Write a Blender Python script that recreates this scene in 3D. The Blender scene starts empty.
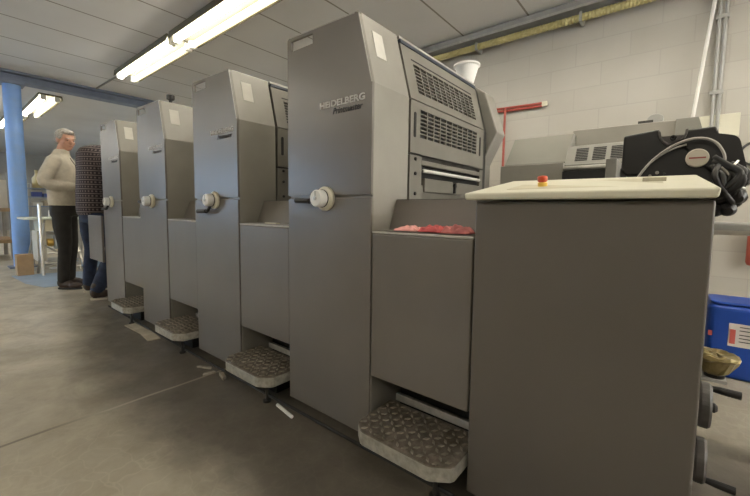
import bpy, bmesh, math, random
from mathutils import Vector, Matrix, noise
random.seed(7)
C = bpy.context.scene.collection
S = bpy.context.scene

# ------------------------------------------------------------------ camera
F, CX, CY, YAW, PITCH, ROLL = 365.553, 375.0, 238.652, -.683, -.079, .012
d = Vector((math.sin(YAW)*math.cos(PITCH), math.cos(YAW)*math.cos(PITCH), math.sin(PITCH)))
r = d.cross(Vector((0, 0, 1))).normalized(); u = r.cross(d)
r2 = r*math.cos(ROLL)+u*math.sin(ROLL); u2 = -r*math.sin(ROLL)+u*math.cos(ROLL)
cam = bpy.data.cameras.new('camera'); co = bpy.data.objects.new('camera', cam); C.objects.link(co)
m = Matrix.Identity(4)
for i in range(3):
    m[i][0] = r2[i]; m[i][1] = u2[i]; m[i][2] = -d[i]
m[0][3], m[1][3], m[2][3] = 0, -1.098, .97
co.matrix_world = m
cam.sensor_width = 36; cam.lens = F/750*36; cam.shift_y = -(248-CY)/750; cam.clip_start = .02; cam.clip_end = 100
S.camera = co

# ------------------------------------------------------------------ world, light, exposure
W = bpy.data.worlds.new('sky'); S.world = W; W.use_nodes = True
bg = W.node_tree.nodes['Background']; bg.inputs[0].default_value = (.62, .78, 1, 1); bg.inputs[1].default_value = 1.0
S.view_settings.view_transform = 'Standard'; S.view_settings.look = 'None'
S.view_settings.gamma = 1; S.view_settings.use_curve_mapping = False
S.view_settings.exposure = 0.80
TUBE = 30.0          # strength of the fluorescent tubes
DAY = 85           # watts of daylight through each window
def area(name, loc, sx, sy, rot, power, col):
    l = bpy.data.lights.new(name, 'AREA'); l.shape = 'RECTANGLE'; l.size = sx; l.size_y = sy; l.energy = power; l.color = col
    o = bpy.data.objects.new(name, l); C.objects.link(o); o.location = loc; o.rotation_euler = rot
    return o
for wx in (-13.4, -9.6):      # daylight entering the two windows of the front wall
    area('window_daylight', (wx, -6.15, 1.75), 2.8, 1.5, (math.radians(90), 0, 0), DAY, (.48, .70, 1))

area('window_daylight', (3.35, .6, 1.85), 2.4, 1.1, (math.radians(90), 0, math.radians(90)), 75, (1, .95, .86))   # fill light added at an invented right window to brighten the unit sides

# ------------------------------------------------------------------ materials
def mat(name, col, rough=.5, metal=0, var=0, scale=8, bump=0, bscale=60, emit=None, estr=0, spec=.5, dirt=None, dirt_amt=.5, dscale=3, alpha=None):
    M = bpy.data.materials.new(name); M.use_nodes = True; nt = M.node_tree; b = nt.nodes['Principled BSDF']
    b.inputs['Roughness'].default_value = rough; b.inputs['Metallic'].default_value = metal
    b.inputs['Specular IOR Level'].default_value = spec
    c4 = (*col, 1); b.inputs['Base Color'].default_value = c4
    tc = nt.nodes.new('ShaderNodeTexCoord')
    last = None
    if var:
        n = nt.nodes.new('ShaderNodeTexNoise'); n.inputs['Scale'].default_value = scale; n.inputs['Detail'].default_value = 5
        nt.links.new(tc.outputs['Object'], n.inputs['Vector'])
        r_ = nt.nodes.new('ShaderNodeValToRGB'); e = r_.color_ramp.elements
        e[0].position = .3; e[1].position = .7
        e[0].color = (*[c*(1-var) for c in col], 1); e[1].color = (*[min(1, c*(1+var)) for c in col], 1)
        nt.links.new(n.outputs['Fac'], r_.inputs['Fac']); last = r_.outputs['Color']
    if dirt:
        n = nt.nodes.new('ShaderNodeTexNoise'); n.inputs['Scale'].default_value = dscale; n.inputs['Detail'].default_value = 8; n.inputs['Roughness'].default_value = .7
        nt.links.new(tc.outputs['Object'], n.inputs['Vector'])
        r_ = nt.nodes.new('ShaderNodeValToRGB'); e = r_.color_ramp.elements; e[0].position = .45; e[1].position = .7
        e[0].color = (0, 0, 0, 1); e[1].color = (dirt_amt,)*3+(1,)
        nt.links.new(n.outputs['Fac'], r_.inputs['Fac'])
        mx = nt.nodes.new('ShaderNodeMixRGB'); nt.links.new(r_.outputs['Color'], mx.inputs['Fac'])
        if last: nt.links.new(last, mx.inputs['Color1'])
        else: mx.inputs['Color1'].default_value = c4
        mx.inputs['Color2'].default_value = (*dirt, 1); last = mx.outputs['Color']
    if last: nt.links.new(last, b.inputs['Base Color'])
    if bump:
        n = nt.nodes.new('ShaderNodeTexNoise'); n.inputs['Scale'].default_value = bscale; n.inputs['Detail'].default_value = 4
        nt.links.new(tc.outputs['Object'], n.inputs['Vector'])
        bp = nt.nodes.new('ShaderNodeBump'); bp.inputs['Strength'].default_value = bump; bp.inputs['Distance'].default_value = .004
        nt.links.new(n.outputs['Fac'], bp.inputs['Height']); nt.links.new(bp.outputs['Normal'], b.inputs['Normal'])
    if emit:
        b.inputs['Emission Color'].default_value = (*emit, 1); b.inputs['Emission Strength'].default_value = estr
    return M

PAINT = mat('press_grey_paint', (.158, .144, .128), .30, var=.08, scale=2.5, bump=.08, bscale=260, spec=.5)
PAINT_LIT = mat('press_side_paint', (.28, .267, .235), .38, var=.12, scale=3, bump=.08, bscale=260, dirt=(.24, .22, .18), dirt_amt=.25, dscale=2)  # same press grey, lightened to carry the stronger light on the side faces
GUARD = mat('guard_paint', (.19, .18, .155), .4, var=.1, scale=5)
CONS = mat('console_grey_paint', (.122, .109, .095), .40, var=.08, scale=2, bump=.06, bscale=260)
DELIV = mat('delivery_grey_paint', (.21, .205, .18), .42, var=.1, scale=3)
DARK = mat('dark_cavity', (.012, .012, .012), .6, var=.2)
BLACK = mat('black_plastic', (.009, .0085, .0085), .45, var=.3, scale=12)
MECH = mat('dark_machine_metal', (.055, .053, .05), .4, metal=.5, var=.35, scale=20)
STEEL = mat('brushed_steel', (.55, .53, .49), .3, metal=.9, var=.1, scale=30)
EDGE = mat('worn_pale_edge', (.42, .41, .38), .45, var=.15, scale=30)
CREAM = mat('cream_plastic', (.62, .60, .48), .42, var=.06, scale=6)
KNOBM = mat('ivory_knob_plastic', (.66, .62, .50), .35, var=.06)
LABEL = mat('pale_sticker', (.56, .54, .49), .5, var=.06, scale=20)
LETTER = mat('silver_lettering', (.60, .58, .56), .4, var=.05)
LETTERD = mat('dark_blue_lettering', (.006, .007, .014), .4, var=.05)
STRIP = mat('slate_blue_strip', (.03, .04, .06), .4, var=.1)
WHITEP = mat('white_paint', (.75, .74, .70), .5, var=.04)
TREAD = mat('chequer_plate', (.23, .20, .165), .5, metal=.45, var=.35, scale=30, dirt=(.10, .075, .05), dirt_amt=.8, dscale=14)
TREADP = mat('chequer_ridges', (.33, .295, .24), .42, metal=.5, var=.5, scale=24)
TREADE = mat('chequer_plate_edge', (.42, .40, .34), .5, metal=.35, var=.25, scale=40, bump=.4, bscale=120)
RED = mat('red_pipe_paint', (.36, .075, .055), .45, var=.1)
PINK = mat('red_cloth', (.55, .10, .10), .85, var=.35, scale=25)
PINK2 = mat('pink_cloth', (.70, .33, .30), .85, var=.3, scale=25)
BLUECAN = mat('blue_polyethylene', (.012, .065, .36), .42, var=.08)
BLUECOL = mat('blue_column_paint', (.22, .40, .80), .5, var=.06, scale=4, dirt=(.3, .35, .45), dirt_amt=.3, dscale=6)
GOLD = mat('gold_foil', (.34, .27, .12), .3, metal=.6, var=.35, scale=30, bump=.6, bscale=40)
YELLOWP = mat('yellow_conduit', (.50, .44, .20), .5, var=.1)
GREYP = mat('grey_duct', (.34, .34, .32), .5, var=.1)
CARD = mat('cardboard', (.42, .29, .17), .8, var=.12, scale=10)
WOOD = mat('pallet_wood', (.42, .30, .18), .8, var=.25, scale=12)
PAPER = mat('paper_stack', (.66, .62, .54), .8, var=.05, scale=8)
TUBEM = mat('lit_fluorescent_tube', (1, 1, 1), .5, emit=(1.0, .92, .77), estr=TUBE)
REFL = mat('aged_reflector', (.16, .145, .10), .5, var=.1)
TUBED = mat('dim_yellowed_tube', (1, 1, 1), .5, emit=(1.0, .90, .55), estr=.85)
RUB = mat('rubber_black', (.02, .02, .02), .7, var=.2)
HOSE = mat('grey_hose', (.33, .31, .28), .4, var=.1)
WHEEL = mat('grey_handwheel_plastic', (.075, .068, .062), .5, var=.2, scale=20)

def room_wall():
    M = mat('white_painted_block', (.60, .565, .49), .75); nt = M.node_tree; b = nt.nodes['Principled BSDF']
    tc = nt.nodes.new('ShaderNodeTexCoord'); mp = nt.nodes.new('ShaderNodeMapping')
    sp = nt.nodes.new('ShaderNodeSeparateXYZ'); cb = nt.nodes.new('ShaderNodeCombineXYZ'); ad = nt.nodes.new('ShaderNodeMath')
    nt.links.new(tc.outputs['Object'], sp.inputs[0]); nt.links.new(sp.outputs['X'], ad.inputs[0]); nt.links.new(sp.outputs['Y'], ad.inputs[1])
    nt.links.new(ad.outputs[0], cb.inputs['X']); nt.links.new(sp.outputs['Z'], cb.inputs['Y'])
    br = nt.nodes.new('ShaderNodeTexBrick'); nt.links.new(cb.outputs[0], br.inputs['Vector'])
    br.inputs['Scale'].default_value = 1; br.inputs['Brick Width'].default_value = .45; br.inputs['Row Height'].default_value = .22
    br.inputs['Mortar Size'].default_value = .006; br.inputs['Mortar Smooth'].default_value = .6
    br.inputs['Color1'].default_value = (.45, .43, .385, 1); br.inputs['Color2'].default_value = (.425, .405, .36, 1); br.inputs['Mortar'].default_value = (.40, .38, .34, 1)
    n = nt.nodes.new('ShaderNodeTexNoise'); n.inputs['Scale'].default_value = 1.3; n.inputs['Detail'].default_value = 5
    nt.links.new(tc.outputs['Object'], n.inputs['Vector'])
    mx = nt.nodes.new('ShaderNodeMixRGB'); mx.blend_type = 'MULTIPLY'; mx.inputs['Fac'].default_value = .3
    rr = nt.nodes.new('ShaderNodeValToRGB'); rr.color_ramp.elements[0].position = .3; rr.color_ramp.elements[0].color = (.72, .70, .66, 1); rr.color_ramp.elements[1].position = .6
    nt.links.new(n.outputs['Fac'], rr.inputs['Fac']); nt.links.new(br.outputs['Color'], mx.inputs['Color1']); nt.links.new(rr.outputs['Color'], mx.inputs['Color2'])
    nt.links.new(mx.outputs['Color'], b.inputs['Base Color'])
    bp = nt.nodes.new('ShaderNodeBump'); bp.inputs['Strength'].default_value = .15; bp.inputs['Distance'].default_value = .003
    iv = nt.nodes.new('ShaderNodeMath'); iv.operation = 'SUBTRACT'; iv.inputs[0].default_value = 1
    nt.links.new(br.outputs['Fac'], iv.inputs[1]); nt.links.new(iv.outputs[0], bp.inputs['Height']); nt.links.new(bp.outputs['Normal'], b.inputs['Normal'])
    return M
WALL = room_wall()

def ceil_mat():
    M = mat('ceiling_panels', (.56, .53, .48), .8); nt = M.node_tree; b = nt.nodes['Principled BSDF']
    tc = nt.nodes.new('ShaderNodeTexCoord'); sp = nt.nodes.new('ShaderNodeSeparateXYZ'); nt.links.new(tc.outputs['Object'], sp.inputs[0])
    a = nt.nodes.new('ShaderNodeMath'); a.operation = 'ADD'; a.inputs[1].default_value = 2.03+.73*60
    nt.links.new(sp.outputs['X'], a.inputs[0])
    w = nt.nodes.new('ShaderNodeMath'); w.operation = 'MODULO'; w.inputs[1].default_value = .73; nt.links.new(a.outputs[0], w.inputs[0])
    l = nt.nodes.new('ShaderNodeMath'); l.operation = 'LESS_THAN'; l.inputs[1].default_value = .02; nt.links.new(w.outputs[0], l.inputs[0])
    g = nt.nodes.new('ShaderNodeMath'); g.operation = 'GREATER_THAN'; g.inputs[1].default_value = -7.8; nt.links.new(sp.outputs['X'], g.inputs[0])
    k = nt.nodes.new('ShaderNodeMath'); k.operation = 'MULTIPLY'; nt.links.new(l.outputs[0], k.inputs[0]); nt.links.new(g.outputs[0], k.inputs[1])
    n = nt.nodes.new('ShaderNodeTexNoise'); n.inputs['Scale'].default_value = .8; n.inputs['Detail'].default_value = 3; nt.links.new(tc.outputs['Object'], n.inputs['Vector'])
    rr = nt.nodes.new('ShaderNodeValToRGB'); rr.color_ramp.elements[0].position = .3; rr.color_ramp.elements[0].color = (.66, .655, .65, 1)
    rr.color_ramp.elements[1].position = .7; rr.color_ramp.elements[1].color = (.74, .735, .73, 1); nt.links.new(n.outputs['Fac'], rr.inputs['Fac'])
    mx = nt.nodes.new('ShaderNodeMixRGB'); nt.links.new(k.outputs[0], mx.inputs['Fac']); nt.links.new(rr.outputs['Color'], mx.inputs['Color1']); mx.inputs['Color2'].default_value = (.30, .28, .25, 1)
    nt.links.new(mx.outputs['Color'], b.inputs['Base Color'])
    return M
CEIL = ceil_mat()

def floor_mat():
    M = mat('stained_concrete', (.3, .27, .22), .5); nt = M.node_tree; b = nt.nodes['Principled BSDF']; L = nt.links.new
    tc = nt.nodes.new('ShaderNodeTexCoord'); sp = nt.nodes.new('ShaderNodeSeparateXYZ'); L(tc.outputs['Object'], sp.inputs[0])
    def N(s, det=6, ro=.6, dist=0):
        n = nt.nodes.new('ShaderNodeTexNoise'); n.inputs['Scale'].default_value = s; n.inputs['Detail'].default_value = det; n.inputs['Roughness'].default_value = ro
        n.inputs['Distortion'].default_value = dist; L(tc.outputs['Object'], n.inputs['Vector']); return n.outputs['Fac']
    def ramp(src, p0, c0, p1, c1):
        q = nt.nodes.new('ShaderNodeValToRGB'); e = q.color_ramp.elements; e[0].position = p0; e[1].position = p1
        e[0].color = (*c0, 1); e[1].color = (*c1, 1); L(src, q.inputs['Fac']); return q.outputs['Color']
    def math_(op, a, b_):
        q = nt.nodes.new('ShaderNodeMath'); q.operation = op
        for i, v in enumerate((a, b_)):
            if isinstance(v, (int, float)): q.inputs[i].default_value = v
            else: L(v, q.inputs[i])
        return q.outputs[0]
    def mix(f, a, b_, bt='MIX'):
        q = nt.nodes.new('ShaderNodeMixRGB'); q.blend_type = bt
        for i, v in ((0, f), (1, a), (2, b_)):
            if isinstance(v, (int, float)): q.inputs[i].default_value = v
            elif isinstance(v, tuple): q.inputs[i].default_value = (*v, 1)
            else: L(v, q.inputs[i])
        return q.outputs[0]
    base = ramp(N(1.6, 8, .65), .3, (.44, .40, .32), .7, (.58, .535, .43))
    base = mix(ramp(N(3.5, 8, .75, .6), .42, (0, 0, 0), .62, (.45,)*3), base, (.20, .172, .125))
    base = mix(ramp(N(9, 6, .7), .5, (0, 0, 0), .8, (.35,)*3), base, (.17, .145, .105))
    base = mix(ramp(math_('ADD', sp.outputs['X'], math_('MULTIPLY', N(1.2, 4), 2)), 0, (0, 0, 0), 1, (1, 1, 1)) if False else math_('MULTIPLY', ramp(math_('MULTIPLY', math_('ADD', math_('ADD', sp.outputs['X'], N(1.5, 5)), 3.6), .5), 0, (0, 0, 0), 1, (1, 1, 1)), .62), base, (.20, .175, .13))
    # pale craquelure
    vo = nt.nodes.new('ShaderNodeTexVoronoi'); vo.feature = 'DISTANCE_TO_EDGE'; vo.inputs['Scale'].default_value = 9
    dn = nt.nodes.new('ShaderNodeTexNoise'); dn.inputs['Scale'].default_value = 5; L(tc.outputs['Object'], dn.inputs['Vector'])
    vm = nt.nodes.new('ShaderNodeVectorMath'); vm.operation = 'MULTIPLY_ADD'; vm.inputs[1].default_value = (.28, .28, .28)
    L(dn.outputs['Color'], vm.inputs[0]); L(tc.outputs['Object'], vm.inputs[2]); L(vm.outputs[0], vo.inputs['Vector'])
    cr = ramp(vo.outputs['Distance'], 0, (1, 1, 1), .05, (0, 0, 0))
    near = ramp(math_('ADD', sp.outputs['X'], 2.4), .0, (0, 0, 0), .9, (1, 1, 1))
    base = mix(math_('MULTIPLY', math_('MULTIPLY', cr, near), math_('MULTIPLY', N(4, 4), .55)), base, (.44, .40, .31))
    # dark ink wear along the press
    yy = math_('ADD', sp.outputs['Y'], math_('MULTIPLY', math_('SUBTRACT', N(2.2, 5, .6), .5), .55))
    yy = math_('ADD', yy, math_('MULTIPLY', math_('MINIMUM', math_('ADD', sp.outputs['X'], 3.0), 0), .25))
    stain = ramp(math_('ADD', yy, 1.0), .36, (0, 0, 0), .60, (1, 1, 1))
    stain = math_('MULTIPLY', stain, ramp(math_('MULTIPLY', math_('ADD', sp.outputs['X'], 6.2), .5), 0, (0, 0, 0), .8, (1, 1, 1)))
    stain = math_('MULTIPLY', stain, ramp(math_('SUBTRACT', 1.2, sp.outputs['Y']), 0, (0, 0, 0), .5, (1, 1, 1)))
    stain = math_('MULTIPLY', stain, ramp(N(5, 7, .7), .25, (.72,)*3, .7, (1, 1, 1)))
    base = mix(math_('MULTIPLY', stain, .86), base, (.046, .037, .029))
    # expansion joint
    jx = math_('ABSOLUTE', math_('ADD', sp.outputs['X'], math_('ADD', 2.045, math_('MULTIPLY', math_('SUBTRACT', N(3, 2), .5), .03))), 0)
    j = math_('LESS_THAN', jx, .009)
    base = mix(math_('MULTIPLY', j, .75), base, mix(ramp(math_('ADD', sp.outputs['Y'], 1.2), .35, (0, 0, 0), .6, (1, 1, 1)), (.09, .075, .055), (.34, .31, .25)))
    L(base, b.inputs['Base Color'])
    L(ramp(N(3, 5, .6), .3, (.34,)*3, .7, (.6,)*3), b.inputs['Roughness'])
    bp = nt.nodes.new('ShaderNodeBump'); bp.inputs['Strength'].default_value = .25; bp.inputs['Distance'].default_value = .006
    L(N(14, 8, .7), bp.inputs['Height']); L(bp.outputs['Normal'], b.inputs['Normal'])
    return M
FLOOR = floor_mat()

# ------------------------------------------------------------------ helpers
def link(name, bm, M, parent=None, bevel=0, smooth=False, seg=2):
    me = bpy.data.meshes.new(name); bmesh.ops.recalc_face_normals(bm, faces=bm.faces); bm.to_mesh(me); bm.free()
    for x in (M if isinstance(M, list) else [M]): me.materials.append(x)
    if smooth:
        for p in me.polygons: p.use_smooth = True
    o = bpy.data.objects.new(name, me); C.objects.link(o)
    if parent: o.parent = parent
    if bevel:
        b = o.modifiers.new('bevel', 'BEVEL'); b.width = bevel; b.segments = seg; b.limit_method = 'ANGLE'; b.angle_limit = math.radians(35)
    return o
def tag(o, label, cat, group=None):
    o['label'] = label; o['category'] = cat
    if group: o['group'] = group
    return o
def thing(name, label, cat, loc=(0, 0, 0), rz=0, group=None):
    o = bpy.data.objects.new(name, None); o.empty_display_size = .1; C.objects.link(o); o.location = loc; o.rotation_euler.z = rz
    return tag(o, label, cat, group)
def struct(o): o['kind'] = 'structure'; return o
def B(): return bmesh.new()
def box(bm, x0, x1, y0, y1, z0, z1):
    v = [bm.verts.new(p) for p in ((x0, y0, z0), (x1, y0, z0), (x1, y1, z0), (x0, y1, z0), (x0, y0, z1), (x1, y0, z1), (x1, y1, z1), (x0, y1, z1))]
    for f in ((3, 2, 1, 0), (4, 5, 6, 7), (0, 1, 5, 4), (1, 2, 6, 5), (2, 3, 7, 6), (3, 0, 4, 7)): bm.faces.new([v[i] for i in f])
    return bm
def bx(*a): return box(B(), *a)
def prism(bm, pts, a, b, axis='y'):
    # pts: 2-D outline; extruded along the axis from a to b
    def P(p, t):
        return {'y': (p[0], t, p[1]), 'x': (t, p[0], p[1]), 'z': (p[0], p[1], t)}[axis]
    A = [bm.verts.new(P(p, a)) for p in pts]; Bv = [bm.verts.new(P(p, b)) for p in pts]
    bm.faces.new(A); bm.faces.new(Bv[::-1])
    n = len(pts)
    for i in range(n): bm.faces.new((A[i], A[(i+1) % n], Bv[(i+1) % n], Bv[i]))
    return bm
def frame_of(t):
    t = t.normalized(); a = Vector((0, 0, 1)) if abs(t.z) < .9 else Vector((1, 0, 0))
    s = t.cross(a).normalized(); return s, t.cross(s).normalized()
def tube(bm, pts, rad, n=10, caps=True):
    pts = [Vector(p) for p in pts]; rads = rad if isinstance(rad, (list, tuple)) else [rad]*len(pts)
    rings = []; s = None
    for i, p in enumerate(pts):
        t = (pts[min(i+1, len(pts)-1)]-pts[max(i-1, 0)]).normalized()
        if s is None: s, _ = frame_of(t)
        s = (s-t*s.dot(t)).normalized(); w = t.cross(s)
        rings.append([bm.verts.new(p+(s*math.cos(2*math.pi*k/n)+w*math.sin(2*math.pi*k/n))*rads[i]) for k in range(n)])
    for a, b in zip(rings, rings[1:]):
        for k in range(n): bm.faces.new((a[k], a[(k+1) % n], b[(k+1) % n], b[k]))
    if caps: bm.faces.new(rings[0][::-1]); bm.faces.new(rings[-1])
    return bm
def lathe(bm, prof, loc, axis=(0, 0, 1), n=28):
    # prof: (radius, height) along the axis
    ax = Vector(axis).normalized(); s, w = frame_of(ax); loc = Vector(loc); rings = []
    for rr, h in prof:
        if rr < 1e-5: rings.append([bm.verts.new(loc+ax*h)])
        else: rings.append([bm.verts.new(loc+ax*h+(s*math.cos(2*math.pi*k/n)+w*math.sin(2*math.pi*k/n))*rr) for k in range(n)])
    for a, b in zip(rings, rings[1:]):
        for k in range(n):
            q = (k+1) % n
            if len(a) == 1 and len(b) > 1: bm.faces.new((a[0], b[q], b[k]))
            elif len(b) == 1 and len(a) > 1: bm.faces.new((a[k], a[q], b[0]))
            elif len(a) > 1: bm.faces.new((a[k], a[q], b[q], b[k]))
    for ring, fl in ((rings[0], 1), (rings[-1], 0)):
        if len(ring) > 1: bm.faces.new(ring[::-1] if fl else ring)
    return bm
def arc(cx, cz, rad, a0, a1, n):
    return [(cx+rad*math.cos(math.radians(a0+(a1-a0)*i/n)), cz+rad*math.sin(math.radians(a0+(a1-a0)*i/n))) for i in range(n+1)]
def smoothpath(pts, n=8):
    pts = [Vector(p) for p in pts]; out = []
    P = [pts[0]*2-pts[1]]+pts+[pts[-1]*2-pts[-2]]
    for i in range(1, len(P)-2):
        for k in range(n):
            t = k/n; a, b, c, e = P[i-1], P[i], P[i+1], P[i+2]
            out.append(.5*((2*b)+(c-a)*t+(2*a-5*b+4*c-e)*t*t+(3*b-a-3*c+e)*t**3))
    out.append(pts[-1]); return out
def text_mesh(name, s, M, parent, loc, rot, width, height, shear=0, depth=.001, bold=0):
    cu = bpy.data.curves.new(name, 'FONT'); cu.body = s; cu.size = 1; cu.extrude = 0; cu.offset = bold; cu.shear = shear
    t = bpy.data.objects.new(name, cu); C.objects.link(t)
    dg = bpy.context.evaluated_depsgraph_get(); me = bpy.data.meshes.new_from_object(t.evaluated_get(dg))
    bpy.data.objects.remove(t)
    xs = [v.co.x for v in me.vertices]; ys = [v.co.y for v in me.vertices]
    sx = width/(max(xs)-min(xs)); sy = height/(max(ys)-min(ys)); x0 = min(xs); y0 = min(ys)
    bm = B(); bm.from_mesh(me)
    for v in bm.verts: v.co = Vector(((v.co.x-x0)*sx, (v.co.y-y0)*sy, 0))
    g = bmesh.ops.extrude_face_region(bm, geom=bm.faces[:])
    for v in [e for e in g['geom'] if isinstance(e, bmesh.types.BMVert)]: v.co.z += depth
    o = link(name, bm, M, parent); o.location = loc; o.rotation_euler = rot
    return o
def children_of(o): return [c for c in C.objects if c.parent == o]
def copy_tree(o, parent=None):
    c = o.copy(); C.objects.link(c)
    if parent: c.parent = parent
    for ch in children_of(o): copy_tree(ch, c)
    return c

# ------------------------------------------------------------------ room
XL, XR_, YF, YB, ZC = -20, 3.2, -6, 3.1, 3.0
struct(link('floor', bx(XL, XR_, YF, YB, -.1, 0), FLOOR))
struct(link('ceiling', bx(XL, XR_, YF, YB, ZC, ZC+.1), CEIL))
struct(link('wall_back', bx(XL-.1, XR_+.1, YB, YB+.1, 0, ZC), WALL))
struct(link('wall_left', bx(XL-.1, XL, YF, YB, 0, ZC), WALL))
struct(link('wall_right', (lambda b: [box(b, XR_, XR_+.1, YF, YB, 0, 1.2), box(b, XR_, XR_+.1, YF, YB, 2.5, ZC), box(b, XR_, XR_+.1, YF, -.7, 1.2, 2.5), box(b, XR_, XR_+.1, 1.9, YB, 1.2, 2.5)] and b)(B()), WALL))
wb = B()
box(wb, XL-.1, XR_+.1, YF-.1, YF, 0, 1.0); box(wb, XL-.1, XR_+.1, YF-.1, YF, 2.5, ZC)
for a, b_ in ((XL-.1, -14.8), (-12.0, -11.0), (-8.2, XR_+.1)): box(wb, a, b_, YF-.1, YF, 1.0, 2.5)
struct(link('wall_front', wb, WALL))
GLASS = bpy.data.materials.new('window_glass'); GLASS.use_nodes = True
gn = GLASS.node_tree; gb = gn.nodes['Principled BSDF']; gb.inputs['Roughness'].default_value = .02; gb.inputs['Transmission Weight'].default_value = 1; gb.inputs['IOR'].default_value = 1.01
for i, wx in enumerate((-13.4, -9.6)):
    w = struct(link('window_%d' % (i+1), (lambda b: [box(b, wx-1.4, wx+1.4, YF-.08, YF-.02, z, z+.06) for z in (1.0, 2.44)] and [box(b, wx+a, wx+a+.06, YF-.08, YF-.02, 1.0, 2.5) for a in (-1.4, -.03, 1.34)] and b)(B()), WHITEP))
    link('pane', bx(wx-1.34, wx+1.34, YF-.055, YF-.05, 1.06, 2.44), GLASS, w)

w = struct(link('window_3', (lambda b: [box(b, XR_+.02, XR_+.08, -.7, 1.9, z, z+.06) for z in (1.2, 2.44)] and [box(b, XR_+.02, XR_+.08, a, a+.06, 1.26, 2.44) for a in (-.7, .57, 1.84)] and b)(B()), WHITEP))  # unseen window, added so light comes in from the right
link('pane', bx(XR_+.05, XR_+.055, -.64, 1.84, 1.26, 2.44), GLASS, w)

# steel beam and column
bb = B()
box(bb, -8.05, -7.84, YF, YB, 2.965, 3.0); box(bb, -7.965, -7.935, YF, YB, 2.86, 2.97); box(bb, -8.05, -7.84, YF, YB, 2.845, 2.865)
BEAM = mat('blue_grey_beam_paint', (.20, .24, .33), .5, var=.1)
tag(link('ceiling_beam', bb, BEAM), 'blue-grey steel beam crossing under the ceiling behind the printing units', 'beam')
t = thing('steel_column', 'round blue painted column standing at the far left of the hall', 'column', (-7.95, -.165, 0))
link('shaft', lathe(B(), [(.105, 0.02), (.105, 2.80)], (0, 0, 0)), BLUECOL, t, smooth=False)
link('head_plate', bx(-.14, .14, -.14, .14, 2.80, 2.843), BEAM, t)
link('base_plate', bx(-.16, .16, -.16, .16, 0, .02), BEAM, t)

# fluorescent lamps
def lamp(x0, x1, y, label, group, z=2.93):
    t = thing('fluorescent_lamp', label, 'ceiling lamp', ((x0+x1)/2, y, z), 0, group)
    h = (x1-x0)/2
    link('housing', prism(B(), [(-.175, -.012), (-.168, -.012), (-.155, .040), (.155, .040), (.168, -.005), (.175, -.005), (.165, .068), (-.165, .068)], -h, h, 'x'), REFL, t)
    for yy in (-.098, .092):
        tb = link('tube', tube(B(), [(-h+.05, yy, -.006), (h-.05, yy, -.006)], .034, 14), TUBEM if yy < 0 else TUBED, t)
        for sx in (-1, 1): link('end_cap', bx(min(sx*h, sx*(h-.05)), max(sx*h, sx*(h-.05)), yy-.038, yy+.038, -.044, .039), WHITEP, tb)
    return t
lamp(-6.60, -4.72, .96, 'lit twin-tube lamp at the far end of the run over the press, nearest the beam', None)
lamp(-4.66, -2.78, .96, 'lit twin-tube lamp cut by the top edge of the photo, second from the beam', None)
lamp(-2.72, -.84, .96, 'lit twin-tube fluorescent lamp on the ceiling straight above the nearest printing unit', None)
lamp(-.78, 1.10, .96, 'lit twin-tube fluorescent lamp on the ceiling above the control console', None)
lamp(-10.95, -8.95, .46, 'lit fluorescent lamp seen beyond the ceiling beam, right of the blue column', None)
lamp(-13.2, -11.3, .30, 'lit fluorescent lamp far off, low beside the blue column', None)
lamp(-13.6, -11.7, -2.6, 'lit fluorescent lamp far down the hall on the window side, nearer of two', None)  # this lamp and the next are added out of view to brighten the far ceiling
lamp(-17.0, -15.1, -2.6, 'lit fluorescent lamp farthest down the hall on the window side', None)
lamp(-9.3, -7.4, -3.2, 'lit fluorescent lamp over the open floor at the windows, farthest left', None)  # start of an added out-of-view row that fills floor and unit fronts with light
lamp(-6.4, -4.5, -3.2, 'lit fluorescent lamp over the open floor, second from the windows', None)
lamp(-3.5, -1.6, -3.2, 'lit fluorescent lamp behind the viewer over the open floor, left one', None)
lamp(-.6, 1.3, -3.2, 'lit fluorescent lamp behind the viewer over the open floor, right one', None)
lamp(1.16, 3.04, .96, 'lit fluorescent lamp at the right end of the ceiling run over the press', None)  # added out of view to throw more light on the right-hand faces
tag(link('lamp_conduit', tube(B(), [(-7.8, .87, 2.985), (-6.6, .9, 2.985)], .014, 8), GREYP), 'thin grey conduit on the ceiling running from the beam to the lamp', 'conduit')

# ------------------------------------------------------------------ printing units
UX, US, UW = -.916, .959, .512      # right side of the nearest unit, spacing, width
ZT, ZB, ZL, DX = 1.736, 1.456, 1.748, .073
def mx_at(z): return -DX*(z-ZB)/(ZT-ZB) if z > ZB else 0     # right side outline: chamfer leans inwards above ZB
unit = thing('printing_unit', 'nearest and largest of the four dark grey printing units, beside the console', 'printing unit', (UX, 0, 0), 0, None)
def rounded(pts, rad, n=4):
    out = []
    for i, p in enumerate(pts):
        rr = rad.get(i, 0)
        if not rr: out.append(p); continue
        p = Vector(p); a = (Vector(pts[i-1])-p).normalized(); c = (Vector(pts[(i+1) % len(pts)])-p).normalized()
        for k in range(n+1):
            t_ = k/n; A = p+a*rr; Cc = p+c*rr
            q = A*(1-t_)**2+p*2*t_*(1-t_)+Cc*t_*t_; out.append((q.x, q.y))
    return out
# front plate with a real grip slot in its top left corner: built as a ring of quads round the hole
hx0, hx1, hz0, hz1 = -.485, -.338, 1.684, 1.727
bm = B()
out = rounded([(-UW, 1.03), (0, 1.03), (0, ZB), (-DX, ZT), (-UW, ZL)], {3: .02, 4: .03})
cut = -.30
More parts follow.
